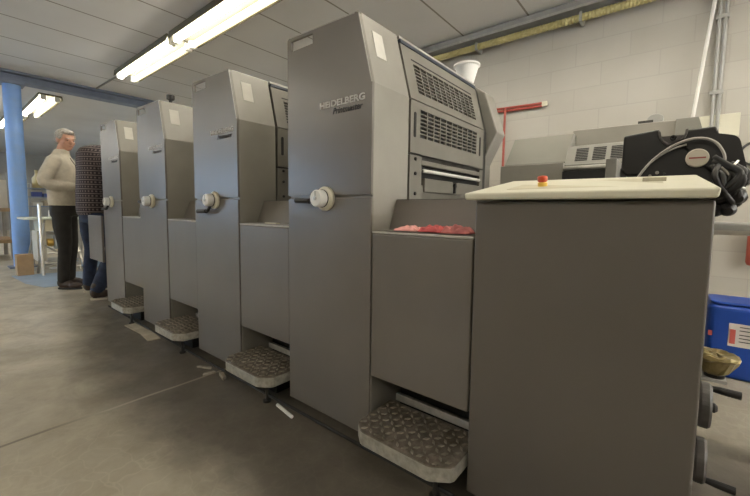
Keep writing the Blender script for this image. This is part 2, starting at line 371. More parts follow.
# right portion (solid)
ztop_cut = ZT+(ZL-ZT)*(-cut-DX)/(UW-DX)
rightp = [(cut, 1.03)]+[p for p in out if p[0] > cut]+[(cut, ztop_cut)]
prism(bm, rightp, 0, .012)
ztl = lambda x: ZT+(ZL-ZT)*(-x-DX)/(UW-DX)
prism(bm, [(-UW, 1.03), (cut, 1.03), (cut, hz0), (-UW, hz0)], 0, .012)
prism(bm, [(hx1, hz0), (cut, hz0), (cut, ztl(cut)), (hx1, ztl(hx1))], 0, .012)
prism(bm, [(-UW, hz0), (hx0, hz0), (hx0, hz1+.004), (-UW, hz1+.004)], 0, .012)
prism(bm, rounded([(-UW, hz1+.004), (hx1, hz1), (hx1, ztl(hx1)), (-UW, ZL)], {3: .018}), 0, .012)
bmesh.ops.remove_doubles(bm, verts=bm.verts, dist=.0001)
link('upper_front_cover', bm, PAINT, unit)
link('lower_front_cover', prism(B(), [(-UW, .04), (0, .04), (0, 1.018), (-UW, 1.018)], 0, .012), PAINT, unit, bevel=.003)
# cover body behind the plates, notched behind the grip slot so light falls in from above
bm = B()
prism(bm, [(-UW, .04), (0, .04), (0, ZB), (-DX, ZT), (-.325, ztl(-.325)), (-.325, 1.66), (-UW, 1.66)], .0125, .252)
link('cover_housing', bm, PAINT_LIT, unit, bevel=.004)
link('grip_pocket_lining', bx(-UW+.004, -.33, .02, .245, 1.661, 1.664), GUARD, unit)
link('grip_bar', tube(B(), [(-.50, .055, 1.70), (-.33, .055, 1.706)], .011, 10), STEEL, unit, smooth=True)
link('top_edge_trim', prism(B(), [(-UW+.02, ZL-.0035), (-DX-.02, ZT-.0035), (-DX-.02, ZT-.0002), (-UW+.02, ZL-.0006)], -.0015, 0), EDGE, unit)
# sloped bright edge trim along the chamfer of the front plate
link('edge_trim', prism(B(), [(0, ZB), (-DX, ZT), (-DX-.004, ZT), (-.004, ZB)], -.0015, .0), EDGE, unit)
ang = math.atan2(DX, ZT-ZB)
def on_slope(bm):      # local (y, s) on the slope, s measured up the slope from the crease
    for v in bm.verts:
        n_, y, s = v.co
        v.co = Vector((-math.sin(ang)*s+math.cos(ang)*n_, y, ZB+math.cos(ang)*s+math.sin(ang)*n_))
    return bm
SL = math.hypot(DX, ZT-ZB)
link('side_sticker', on_slope(bx(.0005, .0022, .062, .126, .122, .232)), LABEL, unit)
# main body
link('body_housing', prism(B(), [(-UW+.01, .04), (-.012, .04), (-.012, ZB-.004), (-DX-.012, ZT-.012), (-UW+.01, ZL-.02)], .262, 1.12), MECH, unit)
# lower guard with louvres on the vertical side
def guard(bm, y0, y1, z0, z1, gy0, gy1, gz0, gz1, ny, nz, th, barv=.009, barh=.0052, slots=()):
    x0, x1 = 0, th
    box(bm, x0, x1, y0, gy0, z0, z1); box(bm, x0, x1, gy1, y1, z0, z1); box(bm, x0, x1, gy0, gy1, z0, gz0); box(bm, x0, x1, gy0, gy1, gz1, z1)
    for i in range(1, ny):
        c = gy0+(gy1-gy0)*i/ny; box(bm, x0, x1, c-barv/2, c+barv/2, gz0, gz1)
    for i in range(1, nz):
        c = gz0+(gz1-gz0)*i/nz; box(bm, x0+.001, x1-.0005, gy0, gy1, c-barh/2, c+barh/2)
    return bm
g = B(); guard(g, .266, 1.055, 1.225, ZB-.003, .345, .955, 1.30, 1.424, 10, 7, .010)
for v in g.verts: v.co.x -= .010
link('louvred_guard', g, GUARD, unit)
g = B(); guard(g, .266, 1.055, .004, SL-.03, .345, .965, .045, .185, 11, 8, .010)
for v in g.verts: v.co.x -= .010
link('sloped_louvred_guard', on_slope(g), GUARD, unit)
link('guard_backing', bx(-.02, -.0115, .30, 1.02, 1.26, 1.44), DARK, unit)
link('sloped_guard_backing', on_slope(bx(-.0125, -.0115, .30, 1.02, .02, .22)), DARK, unit)
link('guard_slot', on_slope(bx(.0003, .0016, .335, .965, .200, .206)), DARK, unit)
for y in (.300, 1.003): link('grip_slot', prism(B(), rounded([(y-.009, 1.295), (y+.009, 1.295), (y+.009, 1.405), (y-.009, 1.405)], {0: .009, 1: .009, 2: .009, 3: .009}), .0003, .002, 'x'), DARK, unit)
link('roof_strip', on_slope(bx(-.012, .003, .27, 1.06, SL-.028, SL-.010)), STRIP, unit)
link('roof_edge', on_slope(bx(-.012, .004, .262, 1.06, SL-.010, SL+.002)), EDGE, unit, bevel=.002)
# opening under the guard with roller and inner cover
link('inner_frame', (lambda b: [box(b, -.012, .002, .262, .36, 1.0, 1.215), box(b, -.012, .002, 1.005, 1.055, 1.0, 1.215), box(b, -.012, .002, .36, 1.005, 1.178, 1.2), box(b, -.012, .002, .36, 1.005, 1.015, 1.085)] and b)(B()), GUARD, unit, bevel=.002)
link('dark_opening', bx(-.0145, -.0118, .36, 1.005, 1.085, 1.178), DARK, unit)
link('bright_roller', tube(B(), [(.004, .372, 1.152), (.004, .998, 1.152)], .0085, 10), WHITEP, unit, smooth=True)
link('blade_cover', (lambda b: prism(b, [(.375, 1.055), (.99, 1.055), (.99, 1.118), (.70, 1.118), (.69, 1.105), (.66, 1.105), (.65, 1.118), (.375, 1.118)], -.008, .012, 'x'))(B()), GUARD, unit, bevel=.002)
link('latch_lever', (lambda b: [lathe(b, [(.012, 0), (.012, .012), (0, .014)], (.012, .665, 1.10), (1, 0, 0), 14), box(b, .012, .022, .658, .672, 1.06, 1.10)] and b)(B()), BLACK, unit)
for z in (1.20, 1.135, 1.045): link('bolt', lathe(B(), [(.008, 0), (.008, .005), (.005, .007), (0, .007)], (.002, .305, z), (1, 0, 0), 12), BLACK, unit)
# drive side cover sticking out past the body
link('drive_side_cover', prism(B(), [(-UW, .04), (-.035, .04), (-.035, 1.265), (.055, 1.45), (-.03, 1.70), (-.14, 1.78), (-UW, 1.79)], 1.12, 1.26), PAINT_LIT, unit, bevel=.006)
# lettering
text_mesh('brand_lettering', 'HEIDELBERG', LETTER, unit, (-.291, -.0002, 1.396), (math.pi/2, 0, 0), .256, .027, bold=.03)
text_mesh('model_lettering', 'Printmaster', LETTERD, unit, (-.212, -.0002, 1.364), (math.pi/2, 0, 0), .166, .026, shear=.25, bold=.012)
# impression dial
dial = link('dial', lathe(B(), [(.0, 0), (.052, 0), (.052, .012), (.046, .016), (.040, .018), (.040, .022)], (-.252, 0, 1.015), (0, -1, 0), 32), KNOBM, unit, smooth=False)
cap = link('dial_cap', lathe(B(), [(.033, .022), (.036, .026), (.036, .058), (.032, .063), (0, .063)], (-.252, 0, 1.015), (0, -1, 0), 32), WHITEP, dial)
link('dial_groove', lathe(B(), [(.0385, .0225), (.0385, .0255)], (-.252, 0, 1.015), (0, -1, 0), 32), BLACK, dial)
link('dial_mark', bx(-.253, -.251, -.0645, -.0625, 1.015, 1.045), BLACK, dial)
link('dial_screw', lathe(B(), [(.009, .063), (.009, .067), (0, .068)], (-.252, 0, 1.015), (0, -1, 0), 12), STEEL, dial)
ck = B(); tube(ck, [(0, 0, 0), (-.045, 0, -.012), (-.085, -.004, -.012)], [.008, .007, .007], 8); tube(ck, [(-.07, -.004, -.012), (-.16, -.006, -.012)], [.0115, .0115], 10)
crank = link('crank_handle', ck, BLACK, dial); crank.location = (-.252, -.03, 1.015)
labels = ['third printing unit from the far end, dark grey with blue sheen, between two low guards',
          'second printing unit from the far end, narrow dark grey tower behind the larger two',
          'farthest printing unit, dark grey tower standing beside the two men']
ck = B(); tube(ck, [(0, 0, 0), (-.012, 0, -.045), (-.028, -.004, -.062), (-.05, -.004, -.066)], [.010, .010, .010, .009], 8); tube(ck, [(-.045, -.004, -.066), (-.15, -.006, -.068)], [.0125, .0125], 10)
tmp = link('bent_crank', ck, BLACK); bent = tmp.data; bpy.data.objects.remove(tmp)
for k, (lb, rot) in enumerate(zip(labels, (-.6, .05, -.75))):
    c = copy_tree(unit); c.location.x = UX-US*(k+1); c['label'] = lb
    for ch in children_of(c):
        for g_ in children_of(ch):
            if g_.name.startswith('crank_handle'):
                if k == 1: g_.rotation_euler.y = rot
                else: g_.data = bent
crank.rotation_euler.y = .02
for n_, o in enumerate([o for o in C.objects if o.name.startswith('printing_unit')]): o['group'] = 'printing units of the press line'

# ------------------------------------------------------------------ low guards between the units
def bay(x0, x1, label, z0=.30, rail=True, rivets=True, yoff=.004):
    t = thing('low_guard', label, 'machine guard', (x0, 0, 0), 0, 'low guards between the printing units')
    w = x1-x0; e = .004
    link('front_panel', bx(e, w-e, yoff, yoff+.02, z0, .878), PAINT, t, bevel=.006)
    link('shelf', bx(e, w-e, yoff+.0, .2, .8785, .886), EDGE, t, bevel=.002)
    link('shelf_mat', bx(e+.01, w-e-.01, yoff+.02, .11, .8865, .8885), PAINT, t)
    link('riser', prism(B(), [(.113, .889), (.13, .889), (.178, 1.012), (.161, 1.012)], e+.001, w-e-.001, 'x'), PAINT, t, bevel=.002)
    link('deck', bx(e, w-e, .165, 1.1, 1.003, 1.014), MECH, t)
    link('inner_body', bx(e+.005, w-e-.005, .21, 1.1, .05, 1.0), DARK, t)
    if rail:
        link('base_rail', bx(e, w-e, .185, .205, .125, .155), EDGE, t)
    return t
bays = [(UX, -.488, 'low grey guard panel with red cloths on its shelf, left of the console'),
        (UX-US, UX-UW, 'low grey guard panel between the two nearest printing units'),
        (UX-2*US, UX-US-UW, 'low grey guard panel between the second and third unit from the far end'),
        (UX-3*US, UX-2*US-UW, 'narrow low grey guard panel between the two farthest printing units')]
for a, b_, lb in bays: bay(a, b_, lb)
fb = bay(-4.765, UX-3*US-UW, 'low grey guard panel at the far left end, beside the second man', .42, False)
for o in children_of(fb):
    if o.name.startswith('inner_body') or o.name.startswith('deck') or o.name.startswith('riser') or o.name.startswith('shelf'): bpy.data.objects.remove(o)
fb.location.y = -.028
# plinth of the press: one continuous dark base with a pale hose rail in front
tag(link('press_plinth', bx(UX-3*US-UW+.02, -.495, .14, 1.1, 0, .038), DARK), 'dark steel plinth running along the floor under the whole press', 'plinth')
tag(link('floor_pipe', tube(B(), [(-4.2, -.022, .008), (-2.5, -.03, .008), (-.52, -.022, .008)], .007, 8), RUB), 'thin dark pipe lying on the floor along the foot of the units', 'pipe')

# ------------------------------------------------------------------ steps
def chequer(bm, x0, x1, y0, y1, z):
    nx = int((x1-x0)/.03); ny = int((y1-y0)/.03)
    for i in range(nx):
        for j in range(ny):
            cx = x0+(i+.5)*(x1-x0)/nx; cy = y0+(j+.5)*(y1-y0)/ny
            if cy < y0+.05 and (cx-x0 < .06-(cy-y0) or x1-cx < .06-(cy-y0)): continue
            a = math.pi/4 if (i+j) % 2 else -math.pi/4
            L_, w = .0125, .0050; ca, sa = math.cos(a), math.sin(a)
            q = [(cx+ca*p-sa*s, cy+sa*p+ca*s) for p, s in ((-L_, 0), (0, -w), (L_, 0), (0, w))]
            prism(bm, q, z, z+.0045, 'z')
step = thing('foot_step', 'nearest chequer-plate foot step, largest, at the lower left of the console', 'step', (0, 0, 0), 0, None)
x0, x1, y0, y1, zt = 0, .405, -.125, .13, .155
outl = [(x0, y1), (x0, y0+.06), (x0+.008, y0+.035), (x0+.045, y0+.004), (x0+.06, y0), (x1-.075, y0), (x1-.06, y0+.004), (x1-.008, y0+.04), (x1, y0+.055), (x1, y1)]
link('tread_plate', prism(B(), outl, zt-.006, zt, 'z'), TREAD, step, bevel=.002)
cb = B(); chequer(cb, x0+.006, x1-.006, y0+.006, y1-.005, zt-.0002)
link('tread_pattern', cb, TREADP, step)
link('skirt', prism(B(), outl, zt-.055, zt-.0062, 'z'), TREADE, step, bevel=.003)
link('support_bracket', bx(.10, .30, .02, .125, .0, .099), DARK, step)
for px_ in (.33,): link('levelling_foot', lathe(B(), [(.02, 0), (.02, .01), (.008, .014), (.008, .0995)], (px_, -.06, 0)), MECH, step)
step.location = (-.900, .0, 0)
for o_ in list(children_of(step)): pass
slab_lbl = ['chequer-plate foot step between the two nearest printing units', 'chequer-plate foot step between the middle printing units, second farthest', 'farthest foot step, small at the foot of the last printing unit']
for k, lb in enumerate(slab_lbl):
    c = copy_tree(step); c.location.x = UX-US*(k+1)+.01; c['label'] = lb
for o in C.objects:
    if o.name.startswith('foot_step'): o['group'] = 'foot steps along the press'

# ------------------------------------------------------------------ console
con = thing('control_console', 'large dark grey control console with sloping cream desk top at the right', 'console', (0, 0, 0))
link('cabinet', bx(-.486, .071, 0, .45, .03, 1.0), CONS, con, bevel=.006, seg=3)
link('foot_plinth', bx(-.46, .05, .03, .43, 0, .0295), RUB, con)
link('desk_top', (lambda b: [
    (lambda V: [b.faces.new([V[i] for i in f]) for f in ((0, 1, 2, 3), (7, 6, 5, 4), (0, 4, 5, 1), (1, 5, 6, 2), (2, 6, 7, 3), (3, 7, 4, 0))])(
        [b.verts.new(p) for p in ((-.508, -.03, 1.004), (.073, -.03, 1.004), (.055, .30, 1.004), (-.47, .30, 1.004), (-.512, -.032, 1.024), (.077, -.032, 1.026), (.045, .26, 1.078), (-.46, .26, 1.080))])] and b)(B()), CREAM, con, bevel=.006, seg=3)
def desk_z(y): return 1.025+(y+.03)/.29*.053
inset = B()
for (a, b_, y0_, y1_) in ((-.40, -.02, .03, .20),):
    v = [inset.verts.new(p) for p in ((a, y0_, desk_z(y0_)+.0012), (b_, y0_, desk_z(y0_)+.0012), (b_-.015, y1_, desk_z(y1_)+.0012), (a+.02, y1_, desk_z(y1_)+.0012))]; inset.faces.new(v)
g_ = bmesh.ops.extrude_face_region(inset, geom=inset.faces[:])
for v in [e for e in g_['geom'] if isinstance(e, bmesh.types.BMVert)]: v.co.z -= .001
link('desk_inset', inset, mat('cream_worn_inset', (.52, .48, .35), .5, var=.12, scale=14), con)
pb = B(); box(pb, -.07, -.02, .12, .17, desk_z(.145)-.004, desk_z(.145)+.0065)
link('desk_key_pad', pb, mat('key_pad_cream', (.48, .44, .34), .5, var=.1, scale=40), con)
es = link('stop_button_base', lathe(B(), [(.0135, 0), (.0135, .014), (.011, .016)], (-.312, .085, desk_z(.085)-.003), (0, -.15, 1), 20), mat('yellow_collar', (.75, .50, .10), .4, var=.05), con)
link('stop_button_cap', lathe(B(), [(.010, .016), (.0135, .019), (.0145, .030), (.012, .034), (0, .036)], (-.312, .085, desk_z(.085)-.003), (0, -.15, 1), 20), mat('orange_red_cap', (.50, .07, .03), .35, var=.05), es)
# handwheels on the right side of the console
for z, hy, lb_ in ((.418, .30, 'upper'), (.245, .31, 'lower')):
    w = link('handwheel', lathe(B(), [(.012, 0), (.012, .008), (.048, .010), (.060, .014), (.064, .022), (.064, .038), (.059, .044), (.048, .040), (.025, .036), (.02, .045), (0, .046)], (.071, hy, z), (1, 0, 0), 36), WHEEL, con)
    a = math.radians(62 if lb_ == 'upper' else -50)
    hz = z+.050*math.sin(a); hyy = hy+.050*math.cos(a)*(-1 if lb_ == 'lower' else 1)
    link('wheel_grip', tube(B(), [(.105, hyy, hz), (.135, hyy, hz-.001), (.178, hyy, hz-.003)], [.007, .0105, .0115], 12), BLACK, w)
    if lb_ == 'upper': link('wheel_lock', lathe(B(), [(.012, 0), (.014, .012), (.008, .018), (0, .019)], (.110, hy-.02, z+.005), (1, 0, 0), 14), MECH, w)

# red cloths on the shelf
def rag(cx, cy, sx, sy, h, z, M, label, seed):
    bm = B(); n = 22; vs = []
    for i in range(n+1):
        row = []
        for j in range(n+1):
            a, b_ = i/n*2-1, j/n*2-1
            q = noise.noise(Vector((a*2.3+seed, b_*2.3, seed)))
            edge = max(0, 1-max(abs(a), abs(b_))**4)
            row.append(bm.verts.new((cx+a*sx*(1+.25*noise.noise(Vector((b_*2, seed, 3)))), cy+b_*sy*(1+.2*noise.noise(Vector((a*2, seed, 7)))), z+.003+edge*h*(.55+.9*abs(q)))))
        vs.append(row)
    for i in range(n):
        for j in range(n): bm.faces.new((vs[i][j], vs[i+1][j], vs[i+1][j+1], vs[i][j+1]))
    o = link('cloth', bm, M, smooth=True); sd = o.modifiers.new('solid', 'SOLIDIFY'); sd.thickness = .002; sd.offset = 1
    return tag(o, label, 'cloth', 'cloths on the guard shelf')
rag(-.775, .062, .045, .035, .020, .8885, PINK2, 'pale pink cloth crumpled at the left on the shelf beside the console', 1.3)
rag(-.675, .066, .045, .035, .024, .8885, PINK, 'bright red cloth in the middle of the shelf beside the console', 4.1)
rag(-.575, .062, .05, .035, .026, .8885, mat('rose_cloth', (.50, .16, .15), .85, var=.4, scale=25), 'rose red cloth at the right on the shelf, touching the console', 8.7)
tag(link('ink_knife', (lambda b: box(b, -1.70, -1.60, .05, .075, .8890, .895))(B()), CREAM, bevel=.002), 'small pale scraper lying on the shelf between the two nearest units', 'scraper')

# ------------------------------------------------------------------ delivery behind the console
dl = thing('delivery_unit', 'grey sheet delivery with sloping hood and vents behind the console', 'delivery unit', (0, 0, 0))
link('hood', prism(B(), [(1.275, .9), (1.15, .9), (1.15, 1.238), (1.40, 1.452), (1.62, 1.452), (1.62, .9)], -.915+.002, -.50, 'x'), DELIV, dl, bevel=.004) if False else None
link('sloping_hood', prism(B(), [(1.27, .9), (1.27, 1.262), (1.44, 1.452), (1.75, 1.452), (1.75, .9)], -.86, -.503, 'x'), DELIV, dl, bevel=.004)
link('hood_skirt', bx(-.86, -.50, 1.20, 1.2695, .9, 1.25), PAINT_LIT, dl, bevel=.003)
link('vent_deck', prism(B(), [(1.22, 1.235), (1.30, 1.352), (1.42, 1.352), (1.42, .9), (1.22, .9)], -.50, .05, 'x'), DELIV, dl, bevel=.003)
for i in range(3):
    xx = -.452+i*.085
    v = B()
    for k in range(8):
        tt = .18+k*.085; y_ = 1.22+.08*tt; z_ = 1.235+.117*tt
        prism(v, [(y_-.0012, z_+.0008), (y_+.0030, z_+.0064), (y_+.0024, z_+.0072), (y_-.0018, z_+.0016)], xx, xx+.062, 'x')
    link('vent_grille', v, DARK, dl)
link('crossbar', tube(B(), [(-.50, 1.205, 1.215), (.05, 1.205, 1.215)], .013, 12), EDGE, dl, smooth=True)
link('paper_opening', bx(-.498, -.2, 1.17, 1.2195, 1.13, 1.195), DARK, dl)
link('rear_ridge', prism(B(), [(-.50, .9), (.095, .9), (.095, 1.392), (.07, 1.475), (-.52, 1.480)], 1.50, 1.85), PAINT_LIT, dl, bevel=.004)
link('ridge_end_cap', prism(B(), [(-.02, 1.38), (.096, 1.38), (.096, 1.394), (.072, 1.4765), (-.02, 1.4785)], 1.485, 1.499), DELIV, dl, bevel=.002)
link('frame', bx(-.48, .06, .5, 1.85, .04, .899), MECH, dl, bevel=.004)
link('machine_foot', bx(-.44, 0, .55, 1.8, 0, .0395), RUB, dl)
link('chain_guard', bx(-.27, -.225, 1.0, 1.2, .9, 1.23), DELIV, dl, bevel=.003)
link('ridge_knob', (lambda b: [prism(b, rounded([(-.150, 1.4815), (-.078, 1.4805), (-.075, 1.515), (-.10, 1.532), (-.135, 1.530), (-.15, 1.512)], {2: .008, 3: .01, 4: .01}), 1.55, 1.60)] and b)(B()), GREYP, dl, bevel=.003)
link('ridge_bracket', bx(-.19, -.12, 1.52, 1.56, 1.4805, 1.494), MECH, dl)

# black side-lay head with hoses
hd = thing('black_drive_head', 'black machine head with round cream disc and looping grey hose behind the console', 'machine head', (0, 0, 0))
notch = [(-.019+.034*math.cos(math.radians(a)), 1.262+.045*math.sin(math.radians(a))) for a in range(180, 361, 12)]
link('housing', prism(B(), [(-.150, 1.11), (.085, 1.11), (.093, 1.155), (.105, 1.235), (.094, 1.266)]+notch[::-1]+[(-.058, 1.274), (-.165, 1.261), (-.167, 1.13)], .60, .80), BLACK, hd, bevel=.008, seg=3)
ring = B(); n_ = len(notch)
no = [(-.019+.042*math.cos(math.radians(a)), 1.264+.054*math.sin(math.radians(a))) for a in range(180, 361, 12)]
prism(ring, no+notch[::-1], .584, .625)
link('notch_rim', ring, WHEEL, hd, bevel=.002)
link('notch_cup', prism(B(), notch, .70, .79), WHEEL, hd)
link('socket', lathe(B(), [(.010, 0), (.010, .012), (.006, .013), (0, .006)], (-.017, .60, 1.236), (0, -1, 0), 16), DARK, hd)
link('side_cover', prism(B(), rounded([(-.12, 1.02), (.17, .99), (.178, 1.10), (.15, 1.223), (.10, 1.236), (.03, 1.236), (-.04, 1.21), (-.11, 1.13)], {1: .02, 2: .02, 3: .02, 5: .04, 6: .04}), .575, .74), BLACK, hd, bevel=.006)
disc = link('cream_disc', lathe(B(), [(.031, 0), (.031, .010), (.028, .014), (0, .015)], (.051, .575, 1.158), (0, -1, 0), 36), mat('cream_disc_plastic', (.60, .54, .44), .45, var=.05), hd)
link('disc_stripe', bx(.029, .073, .5588, .5602, 1.1555, 1.1605), mat('red_print', (.35, .08, .07), .5, var=.1), disc)
hp = smoothpath([(-.115, .53, 1.085), (-.075, .545, 1.15), (-.02, .55, 1.20), (.04, .55, 1.222), (.088, .55, 1.208), (.115, .55, 1.165), (.118, .55, 1.12)])
link('looping_hose', tube(B(), hp, .0042, 10), HOSE, hd, smooth=True)
hp = smoothpath([(-.085, .55, 1.14), (-.045, .55, 1.175), (-.01, .555, 1.195), (.02, .56, 1.205)])
link('inner_hose', tube(B(), hp, .003, 8), HOSE, hd, smooth=True)
for (cx, cz, s_) in ((-.055, 1.115, .006), (-.035, 1.112, .004), (-.075, 1.105, .005), (.10, 1.20, .004)):
    link('screw', lathe(B(), [(s_, 0), (s_, .004), (0, .006)], (cx, .574, cz), (0, -1, 0), 10), HOSE if s_ != .004 else MECH, hd)
for k in range(11):
    a = random.random()
    p0 = Vector((.085+random.random()*.07, .555, 1.16-random.random()*.04)); p1 = Vector((.09+random.random()*.085, .50+random.random()*.04, 1.08+random.random()*.03)); p2 = Vector((.08+random.random()*.09, .53, .99+random.random()*.04))
    link('black_cable', tube(B(), smoothpath([p0, p1, p2, p2+Vector((random.uniform(-.03, .03), .04, .02))]), .006+random.random()*.005, 8), BLACK, hd, smooth=True)
for (cx, cz, rr) in ((.105, .985, .020), (.135, .99, .022), (.155, 1.03, .024), (.115, 1.03, .024), (.165, 1.08, .018)):
    link('coupling', lathe(B(), [(rr*.6, -.02), (rr, -.01), (rr, .02), (rr*.55, .035), (0, .036)], (cx, .56, cz), (0, -.8, -.3), 16), BLACK, hd)
for (a, b_) in (((.10, .535, 1.10), (.165, .53, 1.115)), ((.11, .53, 1.085), (.15, .54, 1.14)), ((.14, .525, 1.06), (.17, .53, 1.05))):
    link('steel_rod', tube(B(), [a, b_], .0035, 8), STEEL, hd, smooth=True)
link('grey_arm', tube(B(), smoothpath([(.11, .53, 1.12), (.13, .52, 1.09), (.125, .52, 1.05), (.15, .52, 1.035)]), .004, 8), HOSE, hd, smooth=True)
link('mounting_post', bx(-.12, .05, .62, .78, .9, 1.11), MECH, hd)
sh = thing('side_platform', 'pale grey metal platform under the black machine head at the right edge', 'platform', (0, 0, 0))
link('platform_plate', bx(.07, .40, .58, .95, .905, .938), GREYP, sh, bevel=.006)
link('platform_lip', bx(.07, .40, .574, .579, .900, .915), STEEL, sh)
link('platform_leg', bx(.37, .395, .88, .93, 0, .904), GREYP, sh)
link('wall_bracket', bx(.062, .0695, .62, .9, .70, .93), GREYP, sh)

# foil-covered ink tin on its bracket
tin = thing('ink_tin', 'shallow tin covered with crumpled gold foil beside the console', 'tin', (.136, .53, 0))
link('foil', lathe(B(), [(.026, .444), (.038, .455), (.054, .488), (.060, .500), (.057, .510), (.044, .514), (.018, .508), (0, .510)], (0, 0, 0), n=22), GOLD, tin, smooth=False)
for v in bpy.data.objects['foil'].data.vertices:
    v.co += Vector((random.uniform(-1, 1), random.uniform(-1, 1), random.uniform(-1, 1)))*.0035
link('tin_bottom', lathe(B(), [(.026, .432), (.027, .4435)], (0, 0, 0)), MECH, tin)
tag(link('tin_bracket', (lambda b: [box(b, .072, .165, .50, .56, .420, .4315), box(b, .0615, .0715, .502, .58, .35, .45)] and b)(B()), EDGE, bevel=.002), 'pale angled bracket holding the foil-covered tin', 'bracket')

# blue canister on the floor
can = thing('blue_canister', 'big blue plastic canister standing on the floor by the wall at the right edge', 'canister', (.39, 1.98, 0))
link('body', prism(B(), rounded([(-.20, -.14), (.20, -.14), (.20, .14), (-.20, .14)], {0: .05, 1: .05, 2: .05, 3: .05}, 6), .0, .435, 'z'), BLUECAN, can, bevel=.03, seg=4)
link('top_rim', prism(B(), rounded([(-.19, -.13), (.19, -.13), (.19, .13), (-.19, .13)], {0: .05, 1: .05, 2: .05, 3: .05}, 6), .436, .452, 'z'), BLUECAN, can, bevel=.008)
link('screw_cap', lathe(B(), [(.035, .4525), (.035, .470), (0, .472)], (.14, -.06, 0)), RUB, can)
lb = link('paper_label', bx(-.10, .18, -.1425, -.1405, .20, .335), mat('label_paper', (.68, .62, .58), .6, var=.05), can)
lm = mat('label_print_red', (.55, .12, .10), .6, var=.1)
link('label_mark', bx(-.094, -.07, -.1435, -.1428, .215, .30), lm, lb)
for z in (.315, .295, .27, .25, .23): link('label_line', bx(-.055, .06+.02*math.sin(z*90), -.1435, -.1428, z, z+.005), MECH, lb)
link('body_mark', bx(-.188, -.170, -.1425, -.1405, .245, .275), lm, can)

# ------------------------------------------------------------------ on top of the nearest unit
bowl = tag(link('white_tub', lathe(B(), [(.040, 0), (.046, .004), (.074, .103), (.084, .108), (.084, .118), (.077, .119), (.070, .106), (.044, .012), (0, .010)], (-1.095, 1.17, 1.792), n=36), mat('white_plastic', (.86, .85, .82), .45, var=.05)), 'white plastic tub standing on top of the nearest printing unit', 'tub')
tag(link('metal_bracket', bx(-1.03, -.955, 1.15, 1.22, 1.79, 1.797), MECH), 'small dark plate lying beside the white tub on the nearest unit', 'plate') if False else None
tag(link('small_black_knob', (lambda b: [lathe(b, [(.012, 0), (.012, .03), (.028, .04), (.028, .07), (0, .075)], (-3.0, .12, 1.742), n=14)] and b)(B()), BLACK), 'small black knob on the roof of the second unit from the far end', 'knob')

# ------------------------------------------------------------------ wall and ceiling services
tray = thing('cable_duct', 'long grey cable duct along the top of the back wall', 'cable duct', (0, 0, 0))
link('duct_body', bx(-12, XR_-.02, 2.94, 3.09, 2.915, 2.985), GREYP, tray, bevel=.004)
link('duct_lip', bx(-12, XR_-.02, 2.925, 2.939, 2.905, 2.93), EDGE, tray)
link('duct_rod', tube(B(), [(-12, 3.075, 2.893), (XR_-.02, 3.075, 2.893)], .011, 8), DARK, tray)
yc = thing('corrugated_conduit', 'yellowish corrugated conduit running below the grey duct', 'conduit', (0, 0, 0))
nst = 620; pts = []; rd = []
for i in range(nst+1):
    x = -6.2+i*(2.8+6.2)/nst; pts.append((x, 2.985, 2.835)); rd.append(.034+(.004 if i % 2 else -.003))
link('hose_body', tube(B(), pts, rd, 10), YELLOWP, yc, smooth=False)
for x in (-4.2, -3.0, -1.85, -.80, .2, 1.3): link('pipe_clip', (lambda b: [box(b, x-.012, x+.012, 2.945, 3.098, 2.79, 2.878)] and b)(B()), GREYP, yc)
rp = thing('red_pipe', 'red painted pipe with a branch dropping down the back wall', 'pipe', (0, 0, 0))
link('upper_run', tube(B(), [(-2.4, 3.06, 2.14), (-1.14, 3.06, 2.108)], .0125, 10), RED, rp)
link('lower_run', tube(B(), [(-2.4, 3.06, 2.105), (-1.14, 3.06, 2.078)], .0125, 10), RED, rp)
link('pipe_end', bx(-1.14, -1.09, 3.045, 3.075, 2.075, 2.12), CREAM, rp)
link('branch', tube(B(), [(-1.525, 3.045, 2.11), (-1.525, 3.045, .4)], .013, 10), RED, rp)
tag(link('leaning_pole', tube(B(), [(.165, 3.06, 2.78), (.03, 2.98, 1.25), (-.03, 2.95, 0)], .014, 10), WHITEP), 'slim white pole leaning against the back wall', 'pole')
cd = thing('wall_conduit', 'pair of thin grey conduits running down the back wall at the right', 'conduit', (0, 0, 0))
link('conduit', tube(B(), [(.195, 3.07, 2.985), (.205, 3.07, .3)], .012, 8), GREYP, cd)
link('conduit', tube(B(), [(.235, 3.07, 2.985), (.235, 3.07, .3)], .012, 8), GREYP, cd)
for z in (2.55, 1.95): link('conduit_clip', bx(.175, .255, 3.055, 3.098, z, z+.03), GREYP, cd)
tag(link('wall_plate', bx(.105, .37, 3.075, 3.098, 1.60, 1.785), CREAM, bevel=.003), 'cream rectangular plate on the back wall at the right', 'wall plate')
tag(link('wall_ring', tube(B(), [(.475+.09*math.cos(math.radians(a)), 3.07, 1.45+.09*math.sin(math.radians(a))) for a in range(0, 361, 12)], .010, 8), MECH), 'grey ring hung on the back wall at the right edge', 'ring')
rpost = thing('red_cylinder', 'red cylinder hung on the back wall at the right edge above the canister', 'cylinder', (.51, 3.02, 0))
link('cylinder_body', lathe(B(), [(.0, .56), (.035, .565), (.045, .59), (.045, .80), (.03, .835), (.012, .85), (.012, .87), (0, .872)], (0, 0, 0)), RED, rpost, smooth=True)
link('wall_hook', bx(-.02, .02, .03, .079, .72, .76), MECH, rpost)

